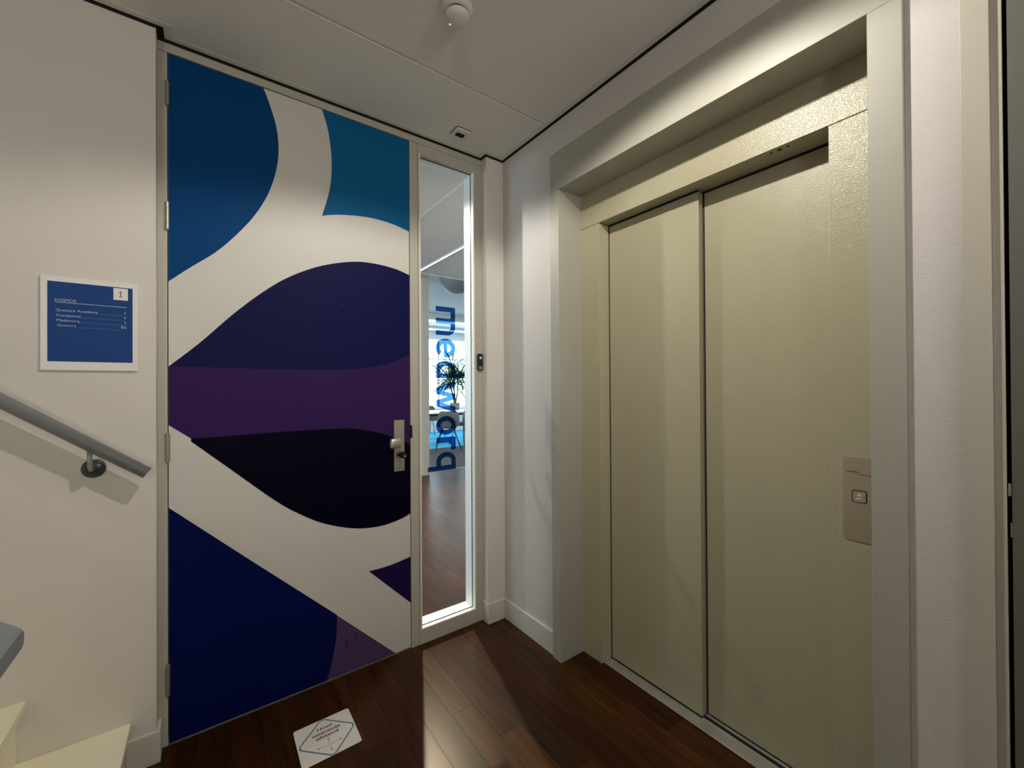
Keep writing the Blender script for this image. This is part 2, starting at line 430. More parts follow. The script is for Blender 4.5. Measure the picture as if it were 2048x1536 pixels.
# office shell
boxes_o = [(E, 9.0, 2.036, 2.136, -0.02, 3.02)]
o = boxes('wall_office_near', boxes_o, M['office_wall']); tag(o, kind='structure')
o = boxes('wall_office_above', [(-3.2, 1.5, 2.05, 2.136, 2.75, 3.02), (-3.2, XL, 2.136, 2.16, -0.02, 3.02)], M['office_wall']); tag(o, kind='structure')
wall('wall_office_right', (9.0, 9.1, 2.036, 11.4, -0.02, 3.02), 'office_wall')
o = boxes('wall_office_far', [(-2.6, 2.3, 11.3, 11.42, -0.02, 3.02), (2.3, 8.9, 11.3, 11.42, -0.02, 0.70), (2.3, 8.9, 11.3, 11.42, 2.80, 3.02), (8.9, 9.1, 11.3, 11.42, -0.02, 3.02)], M['office_wall']); tag(o, kind='structure')
o = boxes('wall_office_left', [(-2.6, -2.5, 2.136, 3.4, -0.02, 3.02), (-2.6, -2.5, 9.4, 11.42, -0.02, 3.02), (-2.6, -2.5, 3.4, 9.4, -0.02, 0.75), (-2.6, -2.5, 3.4, 9.4, 2.65, 3.02)], M['office_wall']); tag(o, kind='structure')
wall('wall_partition', (1.4, 2.62, 5.88, 6.02, -0.02, 3.0), 'office_wall')
o = box('trim_6', (2.62, 2.73, 5.84, 6.025, -0.0, 3.0), M['postwood'], bevel=0.003); tag(o, kind='structure')

# far window band with mullions and glass
def office_window(name, b_out, axis, n, z0, z1):
    root = empty(name, (0, 0, 0), kind='structure')
    if axis == 'x':
        x0, x1, y = b_out
        step = (x1-x0)/n
        for k in range(n+1): box('mullion', (x0+k*step-0.025, x0+k*step+0.025, y-0.03, y+0.03, z0, z1), M['winframe'], root)
        box('window_rail', (x0, x1, y-0.031, y+0.031, z0, z0+0.05), M['winframe'], root)
        box('window_rail', (x0, x1, y-0.031, y+0.031, z1-0.05, z1), M['winframe'], root)
        box('window_rail', (x0, x1, y-0.031, y+0.031, 2.15, 2.19), M['winframe'], root)
        for k in range(n): box('pane', (x0+k*step+0.025, x0+(k+1)*step-0.025, y-0.004, y+0.004, z0+0.05, z1-0.05), M['glass'], root)
        box('window_sill', (x0, x1, y-0.16, y-0.031, z0-0.03, z0+0.005), M['winframe'], root)
    else:
        y0, y1, x = b_out
        step = (y1-y0)/n
        for k in range(n+1): box('mullion', (x-0.03, x+0.03, y0+k*step-0.025, y0+k*step+0.025, z0, z1), M['winframe'], root)
        box('window_rail', (x-0.031, x+0.031, y0, y1, z0, z0+0.05), M['winframe'], root)
        box('window_rail', (x-0.031, x+0.031, y0, y1, z1-0.05, z1), M['winframe'], root)
        for k in range(n): box('pane', (x-0.004, x+0.004, y0+k*step+0.025, y0+(k+1)*step-0.025, z0+0.05, z1-0.05), M['glass'], root)
    return root
office_window('window_2', (2.3, 8.9, 11.35), 'x', 6, 0.70, 2.80)
office_window('window_3', (3.4, 9.4, -2.55), 'y', 5, 0.75, 2.65)

# ------------------------------------------------------------------ ceilings
ceil = empty('ceiling', (0, 0, CE), kind='structure')
box('gap_backing', (-3.2, 1.70, -2.7, 2.05, 2.72, 2.74), M['black'], ceil)
g = 0.010
def flat_poly(name, pts, z0, z1, m, parent): return plate(name, pts, (0, 0, z0), (1, 0, 0), (0, 1, 0), (0, 0, 1), z1-z0, m, parent)
flat_poly('ceiling_panel', [(-3.2, -2.6), (E-g, -2.6), (E-g, 1.570), (-3.2, 1.570)], CE, CE+0.02, M['ceiling'], ceil)
flat_poly('ceiling_panel', [(-3.2, 1.585), (E-g, 1.585), (E-g, 1.984-g), (1.285-g, 1.984-g), (1.285-g, D-g), (XL+0.022, D-g), (XL+0.022, LW-g), (-3.2, LW-g)], CE, CE+0.02, M['ceiling'], ceil)
box('ceiling_joint_strip', (-3.2, E-g, 1.570, 1.585, CE+0.0025, CE+0.012), M['ceiling_trim'], ceil)
for b_ in ((-3.2, XL, LW-0.004, LW), (XL, 1.285, D-0.004, D), (1.281, 1.285, 1.984, D), (1.281, E, 1.980, 1.984), (E-0.004, E, -2.6, 1.984)):
    box('gap_shade_strip', (*b_, 2.6625, 2.7195), M['black'], ceil)  # black strips put in for the shade of the ceiling gap
box('gap_shade_strip', (XL, XL+0.024, LW-0.010, D-0.004, 2.6735, 2.7195), M['black'], ceil)
t_ = 0.024; zt = CE-0.0015
flat_poly('edge_profile', [(E-g-t_, -2.6), (E-g, -2.6), (E-g, 1.984-g), (E-g-t_, 1.984-g)], zt, CE-0.0002, M['ceiling_trim'], ceil)
flat_poly('edge_profile', [(1.285-g-t_, 1.984-g-t_), (E-g-t_, 1.984-g-t_), (E-g-t_, 1.984-g), (1.285-g, 1.984-g), (1.285-g, D-g), (1.285-g-t_, D-g)], zt, CE-0.0002, M['ceiling_trim'], ceil)
flat_poly('edge_profile', [(XL+0.022+t_, D-g-t_), (1.285-g-t_, D-g-t_), (1.285-g-t_, D-g), (XL+0.022+t_, D-g)], zt, CE-0.0002, M['ceiling_trim'], ceil)
flat_poly('edge_profile', [(XL+0.022, LW-g-t_), (XL+0.022+t_, LW-g-t_), (XL+0.022+t_, D-g), (XL+0.022, D-g)], zt, CE-0.0002, M['ceiling_trim'], ceil)
flat_poly('edge_profile', [(-3.2, LW-g-t_), (XL+0.022, LW-g-t_), (XL+0.022, LW-g), (-3.2, LW-g)], zt, CE-0.0002, M['ceiling_trim'], ceil)
# office ceiling: low part near the glass with white profiles, high part beyond
oc = empty('ceiling_office', (0, 0, CE), kind='structure')
box('ceiling_panel', (-2.5, 1.325, 2.136, 4.46, CE-0.004, CE+0.02), M['office_ceiling'], oc)
box('ceiling_panel', (1.345, 9.0, 2.136, 4.46, CE, CE+0.02), M['office_ceiling'], oc)
box('edge_profile', (1.325, 1.345, 2.136, 4.46, CE-0.006, CE+0.02), M['winframe'], oc)
box('edge_profile', (-2.5, 9.0, 4.46, 4.48, CE-0.008, 3.0), M['winframe'], oc)
box('ceiling_panel', (-2.5, 9.0, 4.48, 11.4, 3.0, 3.04), M['office_ceiling'], oc)
# cross beams near the windows
box('beam', (2.0, 9.0, 8.55, 8.67, 2.86, 3.0), M['winframe'], oc)
for yy, lab in ((9.05, 'long white ceiling beam with added glow over the near side of the office table'), (10.35, 'long white ceiling beam with added glow between the office table and the windows')):
    ll = box('glow_beam', (2.4, 8.8, yy, yy+0.30, 2.93, 2.999), M['winframe']); tag(ll, lab, 'lamp', 'ceiling beams with added glow over the office table')
    box('diffuser', (2.42, 8.78, yy+0.02, yy+0.28, 2.9285, 2.9299), M['beam_glow'], ll)  # glow added under the beams to whiten the far ceiling
t = box('linear_lamp', (1.925, 1.955, 2.9, 4.44, CE-0.012, CE-0.0005), M['winframe'])
tag(t, 'thin white linear ceiling lamp behind the narrow glass pane', 'lamp')
box('diffuser', (1.929, 1.951, 2.92, 4.42, CE-0.0135, CE-0.0121), M['led'], t)

# ------------------------------------------------------------------ door frame and sidelight
fr = empty('trim_1', (0.5, D, 0), kind='structure')
FD = D+0.085
box('frame_post', (XL, -0.1215, D, FD, 0, 2.628), M['frame'], fr, bevel=0.0015)
box('frame_head', (XL, 1.285, D, FD, 2.6295, 2.72), M['frame'], fr)
box('frame_post', (0.8465, 0.8905, D, FD, 0, 2.628), M['frame'], fr, bevel=0.0015)
box('latch_slot', (0.8450, 0.8555, D-0.001, D+0.01, 1.085, 1.150), M['black'], fr)
# sidelight window
win = empty('window_1', (1.06, D, 0), kind='structure')
X0, X1, Z0, Z1 = 0.9060, 1.2287, 0.081, 2.574
bt, YBd, YR = 0.007, 2.062, 2.141      # bead thickness, back of bead, back of frame
box('window_post', (0.8920, X0-bt, D, YR, 0, 2.628), M['frame'], win, bevel=0.001)
box('window_post', (X1+bt, 1.285, D, YR, 0, 2.628), M['frame'], win, bevel=0.001)
box('bottom_rail', (X0-bt, X1+bt, D+0.0002, YR, 0, Z0-bt), M['frame'], win)
box('top_rail', (X0-bt, X1+bt, D+0.0002, YR, Z1+bt, 2.628), M['frame'], win)
box('glazing_bead', (X0-bt, X0, D-0.0004, YBd, Z0-bt, Z1+bt), M['bead'], win)
b_r = box('glazing_bead', (X1, X1+bt, D-0.0004, YBd, Z0-bt, Z1+bt), M['bead'], win)
b_b = box('glazing_bead', (X0, X1, D-0.0004, YBd, Z0-bt, Z0), M['bead'], win)
b_t = box('glazing_bead', (X0, X1, D-0.0004, YBd, Z1, Z1+bt), M['frame'], win)
gq = 0.0022
box('gasket', (X1-gq, X1+bt, YBd, 2.0665, Z0, Z1), M['blackplastic'], win)
box('gasket', (X0-bt, X0+gq, YBd, 2.0665, Z0, Z1), M['blackplastic'], win)
box('gasket', (X0, X1, YBd, 2.0665, Z0-bt, Z0+gq), M['blackplastic'], win)
box('gasket', (X0, X1, YBd, 2.0665, Z1-gq, Z1+bt), M['blackplastic'], win)
box('rear_reveal', (X1, X1+bt, 2.0666, YR, Z0, Z1), M['bead'], win)
box('rear_reveal', (X0-bt, X0, 2.0666, YR, Z0, Z1), M['bead'], win)
box('rear_reveal', (X0-bt, X1+bt, 2.0666, YR, Z0-bt, Z0), M['bead'], win)
box('rear_reveal', (X0-bt, X1+bt, 2.0666, YR, Z1, Z1+bt), M['bead'], win)
for z in (2.5167, 2.2217, 1.9211, 1.6147, 1.3061, 1.0293, 0.7014, 0.4313, 0.1335):
    z = 1.35+(z-1.35)*1.006
    tube('screw', (X1-0.0006, 2.0480, z), (X1+0.002, 2.0480, z), 0.0024, M['graphite'], b_r, n=10)
for xx in (0.955, 1.190):
    tube('screw', (xx, 2.049, Z0+0.0006), (xx, 2.049, Z0-0.002), 0.0024, M['graphite'], b_b, n=10)
for xx in (0.940, 1.165):
    tube('screw', (xx, 2.049, Z1-0.0006), (xx, 2.049, Z1+0.002), 0.0024, M['graphite'], b_t, n=10)
YG = 2.0668
pane = box('pane', (X0-0.004, X1+0.004, YG, YG+0.004, Z0-0.004, Z1+0.004), M['glass'], win)
# blue film lettering, turned a quarter clockwise: reading direction is down, letter tops point right
k_ = (YG-0.0006)/2.09
def gx(v): return v*k_
def gz(v): return H_EYE+(v-H_EYE)*k_
BX, XH = gx(1.0175), gx(1.1385)     # baseline and x-height
ASC, DSC = gx(1.200), gx(0.960)
def arc(cx, cy, rx, ry, a0, a1, n=18):
    return [(cx+rx*math.cos(math.radians(a0+(a1-a0)*i/n)), cy+ry*math.sin(math.radians(a0+(a1-a0)*i/n))) for i in range(n+1)]
def glyph(ch):
    """outline loops of a bold geometric lower-case letter, x-height 1, and its width"""
    s_ = 0.27; t_ = 0.235
    if ch == 'o':
        return [arc(.5, .5, .5, .51, 0, 352, 40), arc(.5, .5, .5-s_, .51-t_, 0, 352, 40)], 1.0
    if ch == 'e':
        outer = arc(.5, .5, .5, .51, -38, -360-0, 36) + [(1.0, .41), (0.245, .41)] + arc(.5, .5, .5-s_, .51-t_, 199, 318, 16)
        hole = [(0.245, .59)] + arc(.5, .5, .5-s_, .51-t_, 158, 22, 14) + [(.755, .59)]
        return [outer, hole], 1.0
    if ch in 'dq':
        A = 1.5
        outer = [(1.0, 0), (1.0, A), (1.0-s_, A), (1.0-s_, 1.0)] + arc(.50, .5, .50, .50, 90, 270, 24)
        hole = [(1.0-s_, t_), (1.0-s_, 1-t_)] + arc(.50, .5, .50-s_, .50-t_, 90, 270, 20)
        L = [outer, hole]
        if ch == 'q': L = [[(x, 1-y if y < 1.2 else -0.42) for x, y in l] for l in L]
        return L, 1.0
    if ch == 'm':
        W = 1.52; g_ = (W-3*s_)/2; a_ = s_+g_
        o = [(0, 0), (0, 1)] + arc(W-.42, .58, .42, .42, 90, 0, 12) + [(W, 0), (W-s_, 0)] + arc(W-s_-.16, .60, .16, .16, 0, 90, 8) + [(a_+s_, .76), (a_+s_, 0), (a_, 0)] + arc(a_-.10, .66, .10, .10, 0, 90, 8) + [(s_, .76), (s_, 0)]
        return [o], W
    if ch == 'w':
        W = 1.55; k = .30; m_ = W/2
        return [[(0, 1), (.36-.0, 0), (.36+k*.9, 0), (m_, .58), (W-.36-k*.9, 0), (W-.36, 0), (W, 1), (W-k, 1), (W-.50, .36), (m_+k*.42, 1), (m_-k*.42, 1), (.50, .36), (k, 1)]], W
    if ch == 'r':
        return [[(0, 0), (0, 1), (.62, 1), (.62, .74), (s_+.10, .74), (s_, .64), (s_, 0)]], .62
for ch, za, zb in (('m', 1.797, 1.637), ('e', 1.618, 1.512), ('d', 1.4945, 1.397), ('w', 1.3850, 1.199), ('o', 1.184, 1.079), ('r', 1.0665, 0.994), ('q', 0.983, 0.882)):
    loops, W = glyph(ch); za, zb = gz(za), gz(zb)
    V = [(BX+y*(XH-BX), YG-0.0006, za+(zb-za)*x/W) for l in loops for x, y in l]
    T = tessellate_polygon([[Vector((x, y, 0)) for x, y in l] for l in loops])
    me = bpy.data.meshes.new('letter'); me.from_pydata(V, [], [t for t in T if len(set(t)) == 3]); me.update()
    link('letter', me, M['film'], pane)

# ------------------------------------------------------------------ printed door
DX0, DX1, DZ0, DZ1 = -0.119, 0.8435, 0.006, 2.626
YD = D+0.002
door = box('door_1', (DX0, DX1, YD, YD+0.042, DZ0, DZ1), M['door_white'], bevel=0.001); tag(door, kind='structure')
door['label'] = 'full-height door with a flowing blue, purple and white print'
box('gap_shade', (DX0-0.0024, DX1+0.0028, YD+0.043, YD+0.05, 0.0, DZ1+0.003), M['black'], door)  # black sheet behind the leaf for the shade in its joints
def pr(name, pts, m, lab, t=0.0006):
    pts = [(min(max(a, DX0+0.0006), DX1-0.0006), min(max(b, DZ0+0.0006), DZ1-0.0006)) for a, b in pts]
    q = [pts[0]]
    for a in pts[1:]:
        if (a[0]-q[-1][0])**2+(a[1]-q[-1][1])**2 > 1e-8: q.append(a)
    if (q[0][0]-q[-1][0])**2+(q[0][1]-q[-1][1])**2 < 1e-8: q.pop()
    o = plate('print_field', q, (0, YD, 0), (1, 0, 0), (0, 0, 1), (0, -1, 0), t, m, door); o['label'] = lab; return o
tl = spline([(0.192, 2.632), (0.2185, 2.562), (0.2427, 2.474), (0.2505, 2.3789), (0.2390, 2.2776), (0.2083, 2.1722), (0.159, 2.0705), (0.0924, 1.9723), (0.0256, 1.892), (-0.0535, 1.8188), (-0.122, 1.752)])
pr('print_field', [(DX0, 2.632)] + tl, M['blue'], 'mid blue printed field')
te = spline([(0.4240, 2.632), (0.4491, 2.5498), (0.464, 2.4505), (0.4664, 2.3463), (0.4546, 2.2502), (0.4245, 2.136)]) + spline([(0.4250, 2.136), (0.5050, 2.1600), (0.6302, 2.178), (0.7421, 2.1748), (0.845, 2.154)])
pr('print_field', te + [(0.85, 2.632)], M['teal'], 'teal printed field')
nt_ = spline([(-0.1171, 1.4338), (-0.0229, 1.5285), (0.0918, 1.6581), (0.1981, 1.7620), (0.2929, 1.8365), (0.415, 1.9028), (0.5471, 1.9455), (0.6536, 1.9570), (0.767, 1.9480), (0.845, 1.9270)])
nb_ = spline([(-0.1171, 1.4338), (0.0248, 1.4312), (0.2533, 1.4285), (0.5225, 1.4327), (0.6637, 1.4502), (0.7649, 1.4804), (0.845, 1.5165)])
pr('print_field', nt_ + nb_[::-1], M['navy'], 'navy printed field')
pb_ = spline([(-0.1144, 1.206), (-0.0515, 1.1536)])[:-1] + spline([(-0.0515, 1.1536), (0.0571, 1.1535), (0.2525, 1.1574), (0.4991, 1.1564), (0.5904, 1.1456), (0.712, 1.1126), (0.8453, 1.0511)])
pr('print_field', nb_ + pb_[::-1] + [(DX0, 1.209), (DX0, 1.432)], M['purple'], 'dark purple printed field')
bb_ = spline([(-0.0515, 1.1420), (0.0736, 1.0197), (0.2329, 0.8651), (0.3294, 0.7880), (0.4323, 0.7250), (0.5653, 0.6760), (0.6851, 0.6620), (0.7873, 0.6753), (0.8450, 0.6960)])
pr('print_field', bb_ + pb_[8:][::-1], M['ink'], 'near-black printed field')
lowl = [(-0.1195, 0.896), (0.1415, 0.6335), (0.4828, 0.2923)]
lil = spline([(0.4828, 0.2900), (0.4803, 0.2007), (0.4624, 0.0922), (0.4370, 0.0)])
pr('print_field', lowl + lil[1:] + [(DX0, 0.0)], M['deepblue'], 'deep blue printed field')
pr('print_field', lil + [(0.766, 0.0), (0.7582, 0.0102)], M['lilac'], 'dull lilac printed field')
pr('print_field', spline([(0.6305, 0.4539), (0.7345, 0.4560), (0.8452, 0.4730)]) + [(0.8452, 0.2355)], M['violet'], 'dark violet printed field')
# torn spots of the film
pr('torn_spot', [(0.468, 1.730), (0.484, 1.732), (0.486, 1.7270), (0.474, 1.7255)], M['ink'], 'dark torn spot', 0.0009).name = 'torn_spot'
pr('torn_spot', [(0.498, 1.716), (0.504, 1.7175), (0.509, 1.711), (0.524, 1.710), (0.512, 1.705), (0.503, 1.706)], M['ink'], 'dark torn spot', 0.0009).name = 'torn_spot'
for sx_, sz_, sh in ((0.524, 0.115, 0.040), (0.566, 0.135, 0.045)):
    pr('scuff_mark', [(sx_-0.002, sz_), (sx_+0.002, sz_-0.002), (sx_+0.003, sz_+sh), (sx_-0.001, sz_+sh+0.003)], M['violet'], 'dark scuff on the lilac print', 0.0008).name = 'scuff_mark'
# hinges
for za, zb in ((2.4255, 2.5113), (1.9534, 2.0541), (1.0743, 1.1763), (0.1924, 0.3051)):
    bm = bmesh.new(); L_ = zb-za; hx, hy = -0.1210, D-0.004
    for a, b in ((0, .22), (.235, .765), (.78, 1)):
        add_tube(bm, (hx, hy, za+a*L_), (hx, hy, za+b*L_), 0.0070, n=16)
    add_tube(bm, (hx, hy, za-0.004), (hx, hy, zb+0.004), 0.0055, n=12)
    me = bpy.data.meshes.new('hinge'); bm.to_mesh(me); bm.free(); link('hinge', me, M['hinge'], door)
# lever plate, offset knob and black cylinder
hp = box('handle_plate', (0.7565, 0.8105, YD-0.008, YD, 0.922, 1.181), M['steel'], door, bevel=0.0012)
tube('knob_stem', (0.783, YD-0.008, 1.066), (0.775, YD-0.040, 1.066), 0.011, M['steel'], hp)
kb = box('knob', (0.7140, 0.7730, 1.962, 1.992, 1.047, 1.098), M['steel'], hp, bevel=0.012, segs=4)
for p_ in kb.data.polygons: p_.use_smooth = True
path_tube('lock_cylinder', [(0.783, YD-0.008, 1.012), (0.783, YD-0.025, 1.011), (0.784, YD-0.045, 1.010), (0.784, YD-0.068, 1.010)], [0.0155, 0.0155, 0.017, 0.016], M['blackplastic'], hp, n=20)
tube('cylinder_cap', (0.788, YD-0.0682, 1.006), (0.788, YD-0.071, 1.006), 0.006, M['steel'], hp, n=16)
box('floor_seal', (DX0, DX1, D-0.001, D+0.001, 0.0002, 0.003), M['greydoor'], door)

# doorbell on the window post
db = empty('doorbell', (1.266, D, 1.49), 'small black doorbell with a white button, right of the narrow glass', 'doorbell')
plate('doorbell_body', rrect(1.249, 1.279, 1.443, 1.537, 0.006), (0, D, 0), (1, 0, 0), (0, 0, 1), (0, -1, 0), 0.016, M['blackplastic'], db)
tube('button', (1.264, D-0.016, 1.513), (1.264, D-0.018, 1.513), 0.0075, M['plasticwhite'], db, n=20)
plate('name_window', rrect(1.253, 1.275, 1.449, 1.464, 0.002), (0, D-0.016, 0), (1, 0, 0), (0, 0, 1), (0, -1, 0), 0.001, M['lampgrey'], db)

# ------------------------------------------------------------------ baseboards
BH = 0.115
def skirting(name, b): return tag(box(name, b, M['baseboard'], bevel=0.003), kind='structure')
skirting('baseboard_corner', (1.277, 1.391, 1.972, 1.984, 0, BH))
skirting('baseboard_corner_side', (1.277, 1.285, 1.984, D, 0, BH))
skirting('baseboard_right', (1.391, E, 1.548, 1.984, 0, BH))
skirting('baseboard_left', (-0.2300, -0.1380, LW-0.012, LW, 0, BH))
skirting('baseboard_left_side', (XL, -0.1380, LW, D, 0, BH))

# ------------------------------------------------------------------ lift casing (stone-coloured surround)
cs = empty('trim_2', (C, 0.9, 0), kind='structure')
box('casing_stile', (C, P+0.004, 1.4876, 1.548, 0, 2.3126), M['casing'], cs, bevel=0.0015)
box('casing_stile', (C, P+0.004, 0.245, 0.3132, 0, 2.3126), M['casing'], cs, bevel=0.0015)
box('casing_header', (C, P+0.004, 0.245, 1.548, 2.3126, 2.499), M['casing'], cs, bevel=0.0015)
# ------------------------------------------------------------------ lift front
lf = empty('lift_doorway', (P, 0.9, 0), 'beige steel lift front with two sliding door leaves', 'elevator')
box('header_panel', (P, 1.69, 0.25, 1.546, 2.1455, 2.36), M['lift'], lf, bevel=0.001)
box('jamb_panel', (P, 1.608, 1.3680, 1.546, 0.0, 2.1430), M['lift'], lf, bevel=0.001)
jr = box('jamb_panel', (P, 1.644, 0.25, 0.4420, 0.0, 2.1430), M['lift'], lf, bevel=0.001)
box('door_leaf', (1.612, 1.642, 0.902, 1.50, 0.006, 2.139), M['lift'], lf, bevel=0.0015)
box('door_leaf', (1.6500, 1.680, 0.30, 0.96, 0.006, 2.139), M['lift'], lf, bevel=0.0015)
for b_ in ((1.6105, 1.6118, 1.3640, 1.3678, 0.0, 2.1395), (1.6485, 1.6498, 0.8965, 0.9020, 0.0, 2.1395), (1.6090, 1.6118, 0.902, 1.3678, 2.1375, 2.1454),
           (1.6470, 1.6498, 0.4420, 0.902, 2.1375, 2.1454), (1.6095, 1.6118, 0.902, 1.3640, 0.0023, 0.0068), (1.6480, 1.6498, 0.4425, 0.8965, 0.0023, 0.0068)):
    box('gap_shade', b_, M['black'], lf)  # black strips put in for the shade between leaves, jamb, header and sill
box('shaft_backing', (1.70, 1.71, 0.2, 1.55, 0.0, 2.4), M['black'], lf)
# sensors in the soffit
for yy, r_ in ((0.585, 0.006), (0.61, 0.004), (0.56, 0.004)):
    tube('sensor_hole', (1.562, yy, 2.1455), (1.562, yy, 2.1440), r_, M['black'], lf, n=14)
# grooved sill
bm = bmesh.new()
add_box(bm, (1.556, 1.698, 0.30, 1.3680, -0.019, 0.0))
k = 0
x = 1.560
while x < 1.606:
    add_box(bm, (x, x+0.0030, 0.4420, 1.3640, 0.0, 0.0022)); x += 0.0062
add_box(bm, (1.613, 1.618, 0.4420, 0.900, 0.0, 0.0022)); add_box(bm, (1.636, 1.648, 0.4420, 0.900, 0.0, 0.0022))
me = bpy.data.meshes.new('sill'); bm.to_mesh(me); bm.free()
sl = link('sill', me, M['alu'], lf); sl['label'] = 'grooved aluminium sill'
box('sill_track', (1.6185, 1.6355, 0.4420, 0.905, 0.0001, 0.0006), M['black'], sl)
# call plate
cp = plate('call_plate', rrect(0.3346, 0.4145, 0.888, 1.136, 0.012), (P, 0, 0), (0, 1, 0), (0, 0, 1), (-1, 0, 0), 0.002, M['plate'], lf)
cp['label'] = 'brushed steel call plate'
XP = P-0.002
plate('button_ring', rrect(0.3572, 0.3925, 1.002, 1.0385, 0.006), (XP, 0, 0), (0, 1, 0), (0, 0, 1), (-1, 0, 0), 0.001, M['blackplastic'], cp)
plate('call_button', rrect(0.3596, 0.3901, 1.0045, 1.036, 0.005), (XP-0.001, 0, 0), (0, 1, 0), (0, 0, 1), (-1, 0, 0), 0.0016, M['plate'], cp)
XB = XP-0.0026
plate('arrow_mark', [(0.3685, 1.0225), (0.3749, 1.0310), (0.3813, 1.0225)], (XB, 0, 0), (0, 1, 0), (0, 0, 1), (-1, 0, 0), 0.0006, M['signwhite'], cp)
plate('arrow_mark', [(0.3685, 1.0130), (0.3813, 1.0130), (0.3813, 1.0150), (0.3685, 1.0150)], (XB, 0, 0), (0, 1, 0), (0, 0, 1), (-1, 0, 0), 0.0006, M['signwhite'], cp)
text('plate_text', 'SEVENUS', (XP-0.0003, 0, 0), (0, -1, 0), (0, 0, 1), -0.4040, -0.3745, 1.0890, 1.0935, M['graphite'], cp, bold=0.03)
text('plate_text', 'Liftservice', (XP-0.0003, 0, 0), (0, -1, 0), (0, 0, 1), -0.3745, -0.3520, 1.0830, 1.0870, M['graphite'], cp, bold=0.02)
plate('arrow_mark', [(0.3505, 1.0828), (0.3465, 1.0834), (0.3505, 1.0865)], (XP, 0, 0), (0, 1, 0), (0, 0, 1), (-1, 0, 0), 0.0004, M['graphite'], cp)

# ------------------------------------------------------------------ door at the right edge
d2 = box('door_2', (1.4095, 1.45, -0.95, 0.0815, 0.005, 2.29), M['greydoor']); tag(d2, kind='structure')
fr2 = empty('trim_3', (E, 0.1, 0), kind='structure')
box('architrave', (1.392, E+0.10, 0.106, 0.1495, 0, 2.30), M['frame'], fr2, bevel=0.001)
box('frame_post', (1.4075, E+0.10, 0.0887, 0.106, 0, 2.30), M['frame'], fr2, bevel=0.001)
box('gap_backing', (1.47, 1.50, -1.0, 0.0887, 0, 2.30), M['black'], fr2)
box('strike_plate', (1.4080, 1.413, 0.0825, 0.0870, 1.104, 1.131), M['steel'], fr2)
box('strike_plate', (1.4080, 1.413, 0.0818, 0.0840, 1.015, 1.045), M['steel'], fr2)

# ------------------------------------------------------------------ directory sign
sg = empty('directory_sign', (-0.316, LW, 1.41), 'blue and white floor directory sign above the wall handrail', 'sign')
box('sign_frame', (-0.4330, -0.1985, LW-0.008, LW, 1.410, 1.718), M['signwhite'], sg, bevel=0.0015)
YS = LW-0.008
bf = plate('sign_face', [(-0.4165, 1.4395), (-0.2120, 1.4395), (-0.2120, 1.7010), (-0.4165, 1.7010)], (0, YS, 0), (1, 0, 0), (0, 0, 1), (0, -1, 0), 0.0006, M['signblue'], sg)
plate('floor_number_box', [(-0.2610, 1.6570), (-0.2240, 1.6570), (-0.2240, 1.6980), (-0.2610, 1.6980)], (0, YS-0.0006, 0), (1, 0, 0), (0, 0, 1), (0, -1, 0), 0.0004, M['signwhite'], sg)
YT = YS-0.0009
def st(s, x0, x1, z0, z1, m='signtext', b=0.0, y=None): text('sign_text', s, (0, YT if y is None else y, 0), (1, 0, 0), (0, 0, 1), x0, x1, z0, z1, M[m], bf, bold=b)
st('KOSMOS', -0.3996, -0.3510, 1.6360, 1.6455)
st('Quantra Academy', -0.3980, -0.2990, 1.6015, 1.6125)
st('Compense', -0.3970, -0.3400, 1.5845, 1.5955)
st('Medworq', -0.3960, -0.3440, 1.5680, 1.5790)
st('Quantra', -0.3950, -0.3510, 1.5540, 1.5620)
st('4', -0.2345, -0.2295, 1.6080, 1.6165); st('2', -0.2342, -0.2292, 1.5925, 1.6010); st('BG', -0.2410, -0.2275, 1.5585, 1.5675)
def rule(x0, x1, z, t, m='signline'): box('rule_line', (x0, x1, YS-0.0009, YS-0.0006, z-t/2, z+t/2), M[m], bf)
rule(-0.4005, -0.2275, 1.6330, 0.0016, 'signtext'); rule(-0.298, -0.237, 1.6035, 0.0009); rule(-0.338, -0.237, 1.5870, 0.0009); rule(-0.341, -0.237, 1.5705, 0.0009); rule(-0.349, -0.243, 1.5530, 0.0009)

def one(u0, u1, v0, v1, y, m):
    w, h_ = u1-u0, v1-v0
    q = [(0.12, 0), (1, 0), (1, .10), (.70, .10), (.70, 1), (.50, 1), (.12, .80), (.12, .68), (.46, .80), (.46, .10), (.12, .10)]
    plate('sign_text', [(u0+a*w, v0+b*h_) for a, b in q], (0, y, 0), (1, 0, 0), (0, 0, 1), (0, -1, 0), 0.0003, M[m], bf)
one(-0.2480, -0.2385, 1.6675, 1.6875, YT+0.0, 'graphite'); one(-0.2337, -0.2288, 1.5755, 1.5840, YT+0.0002, 'signtext')

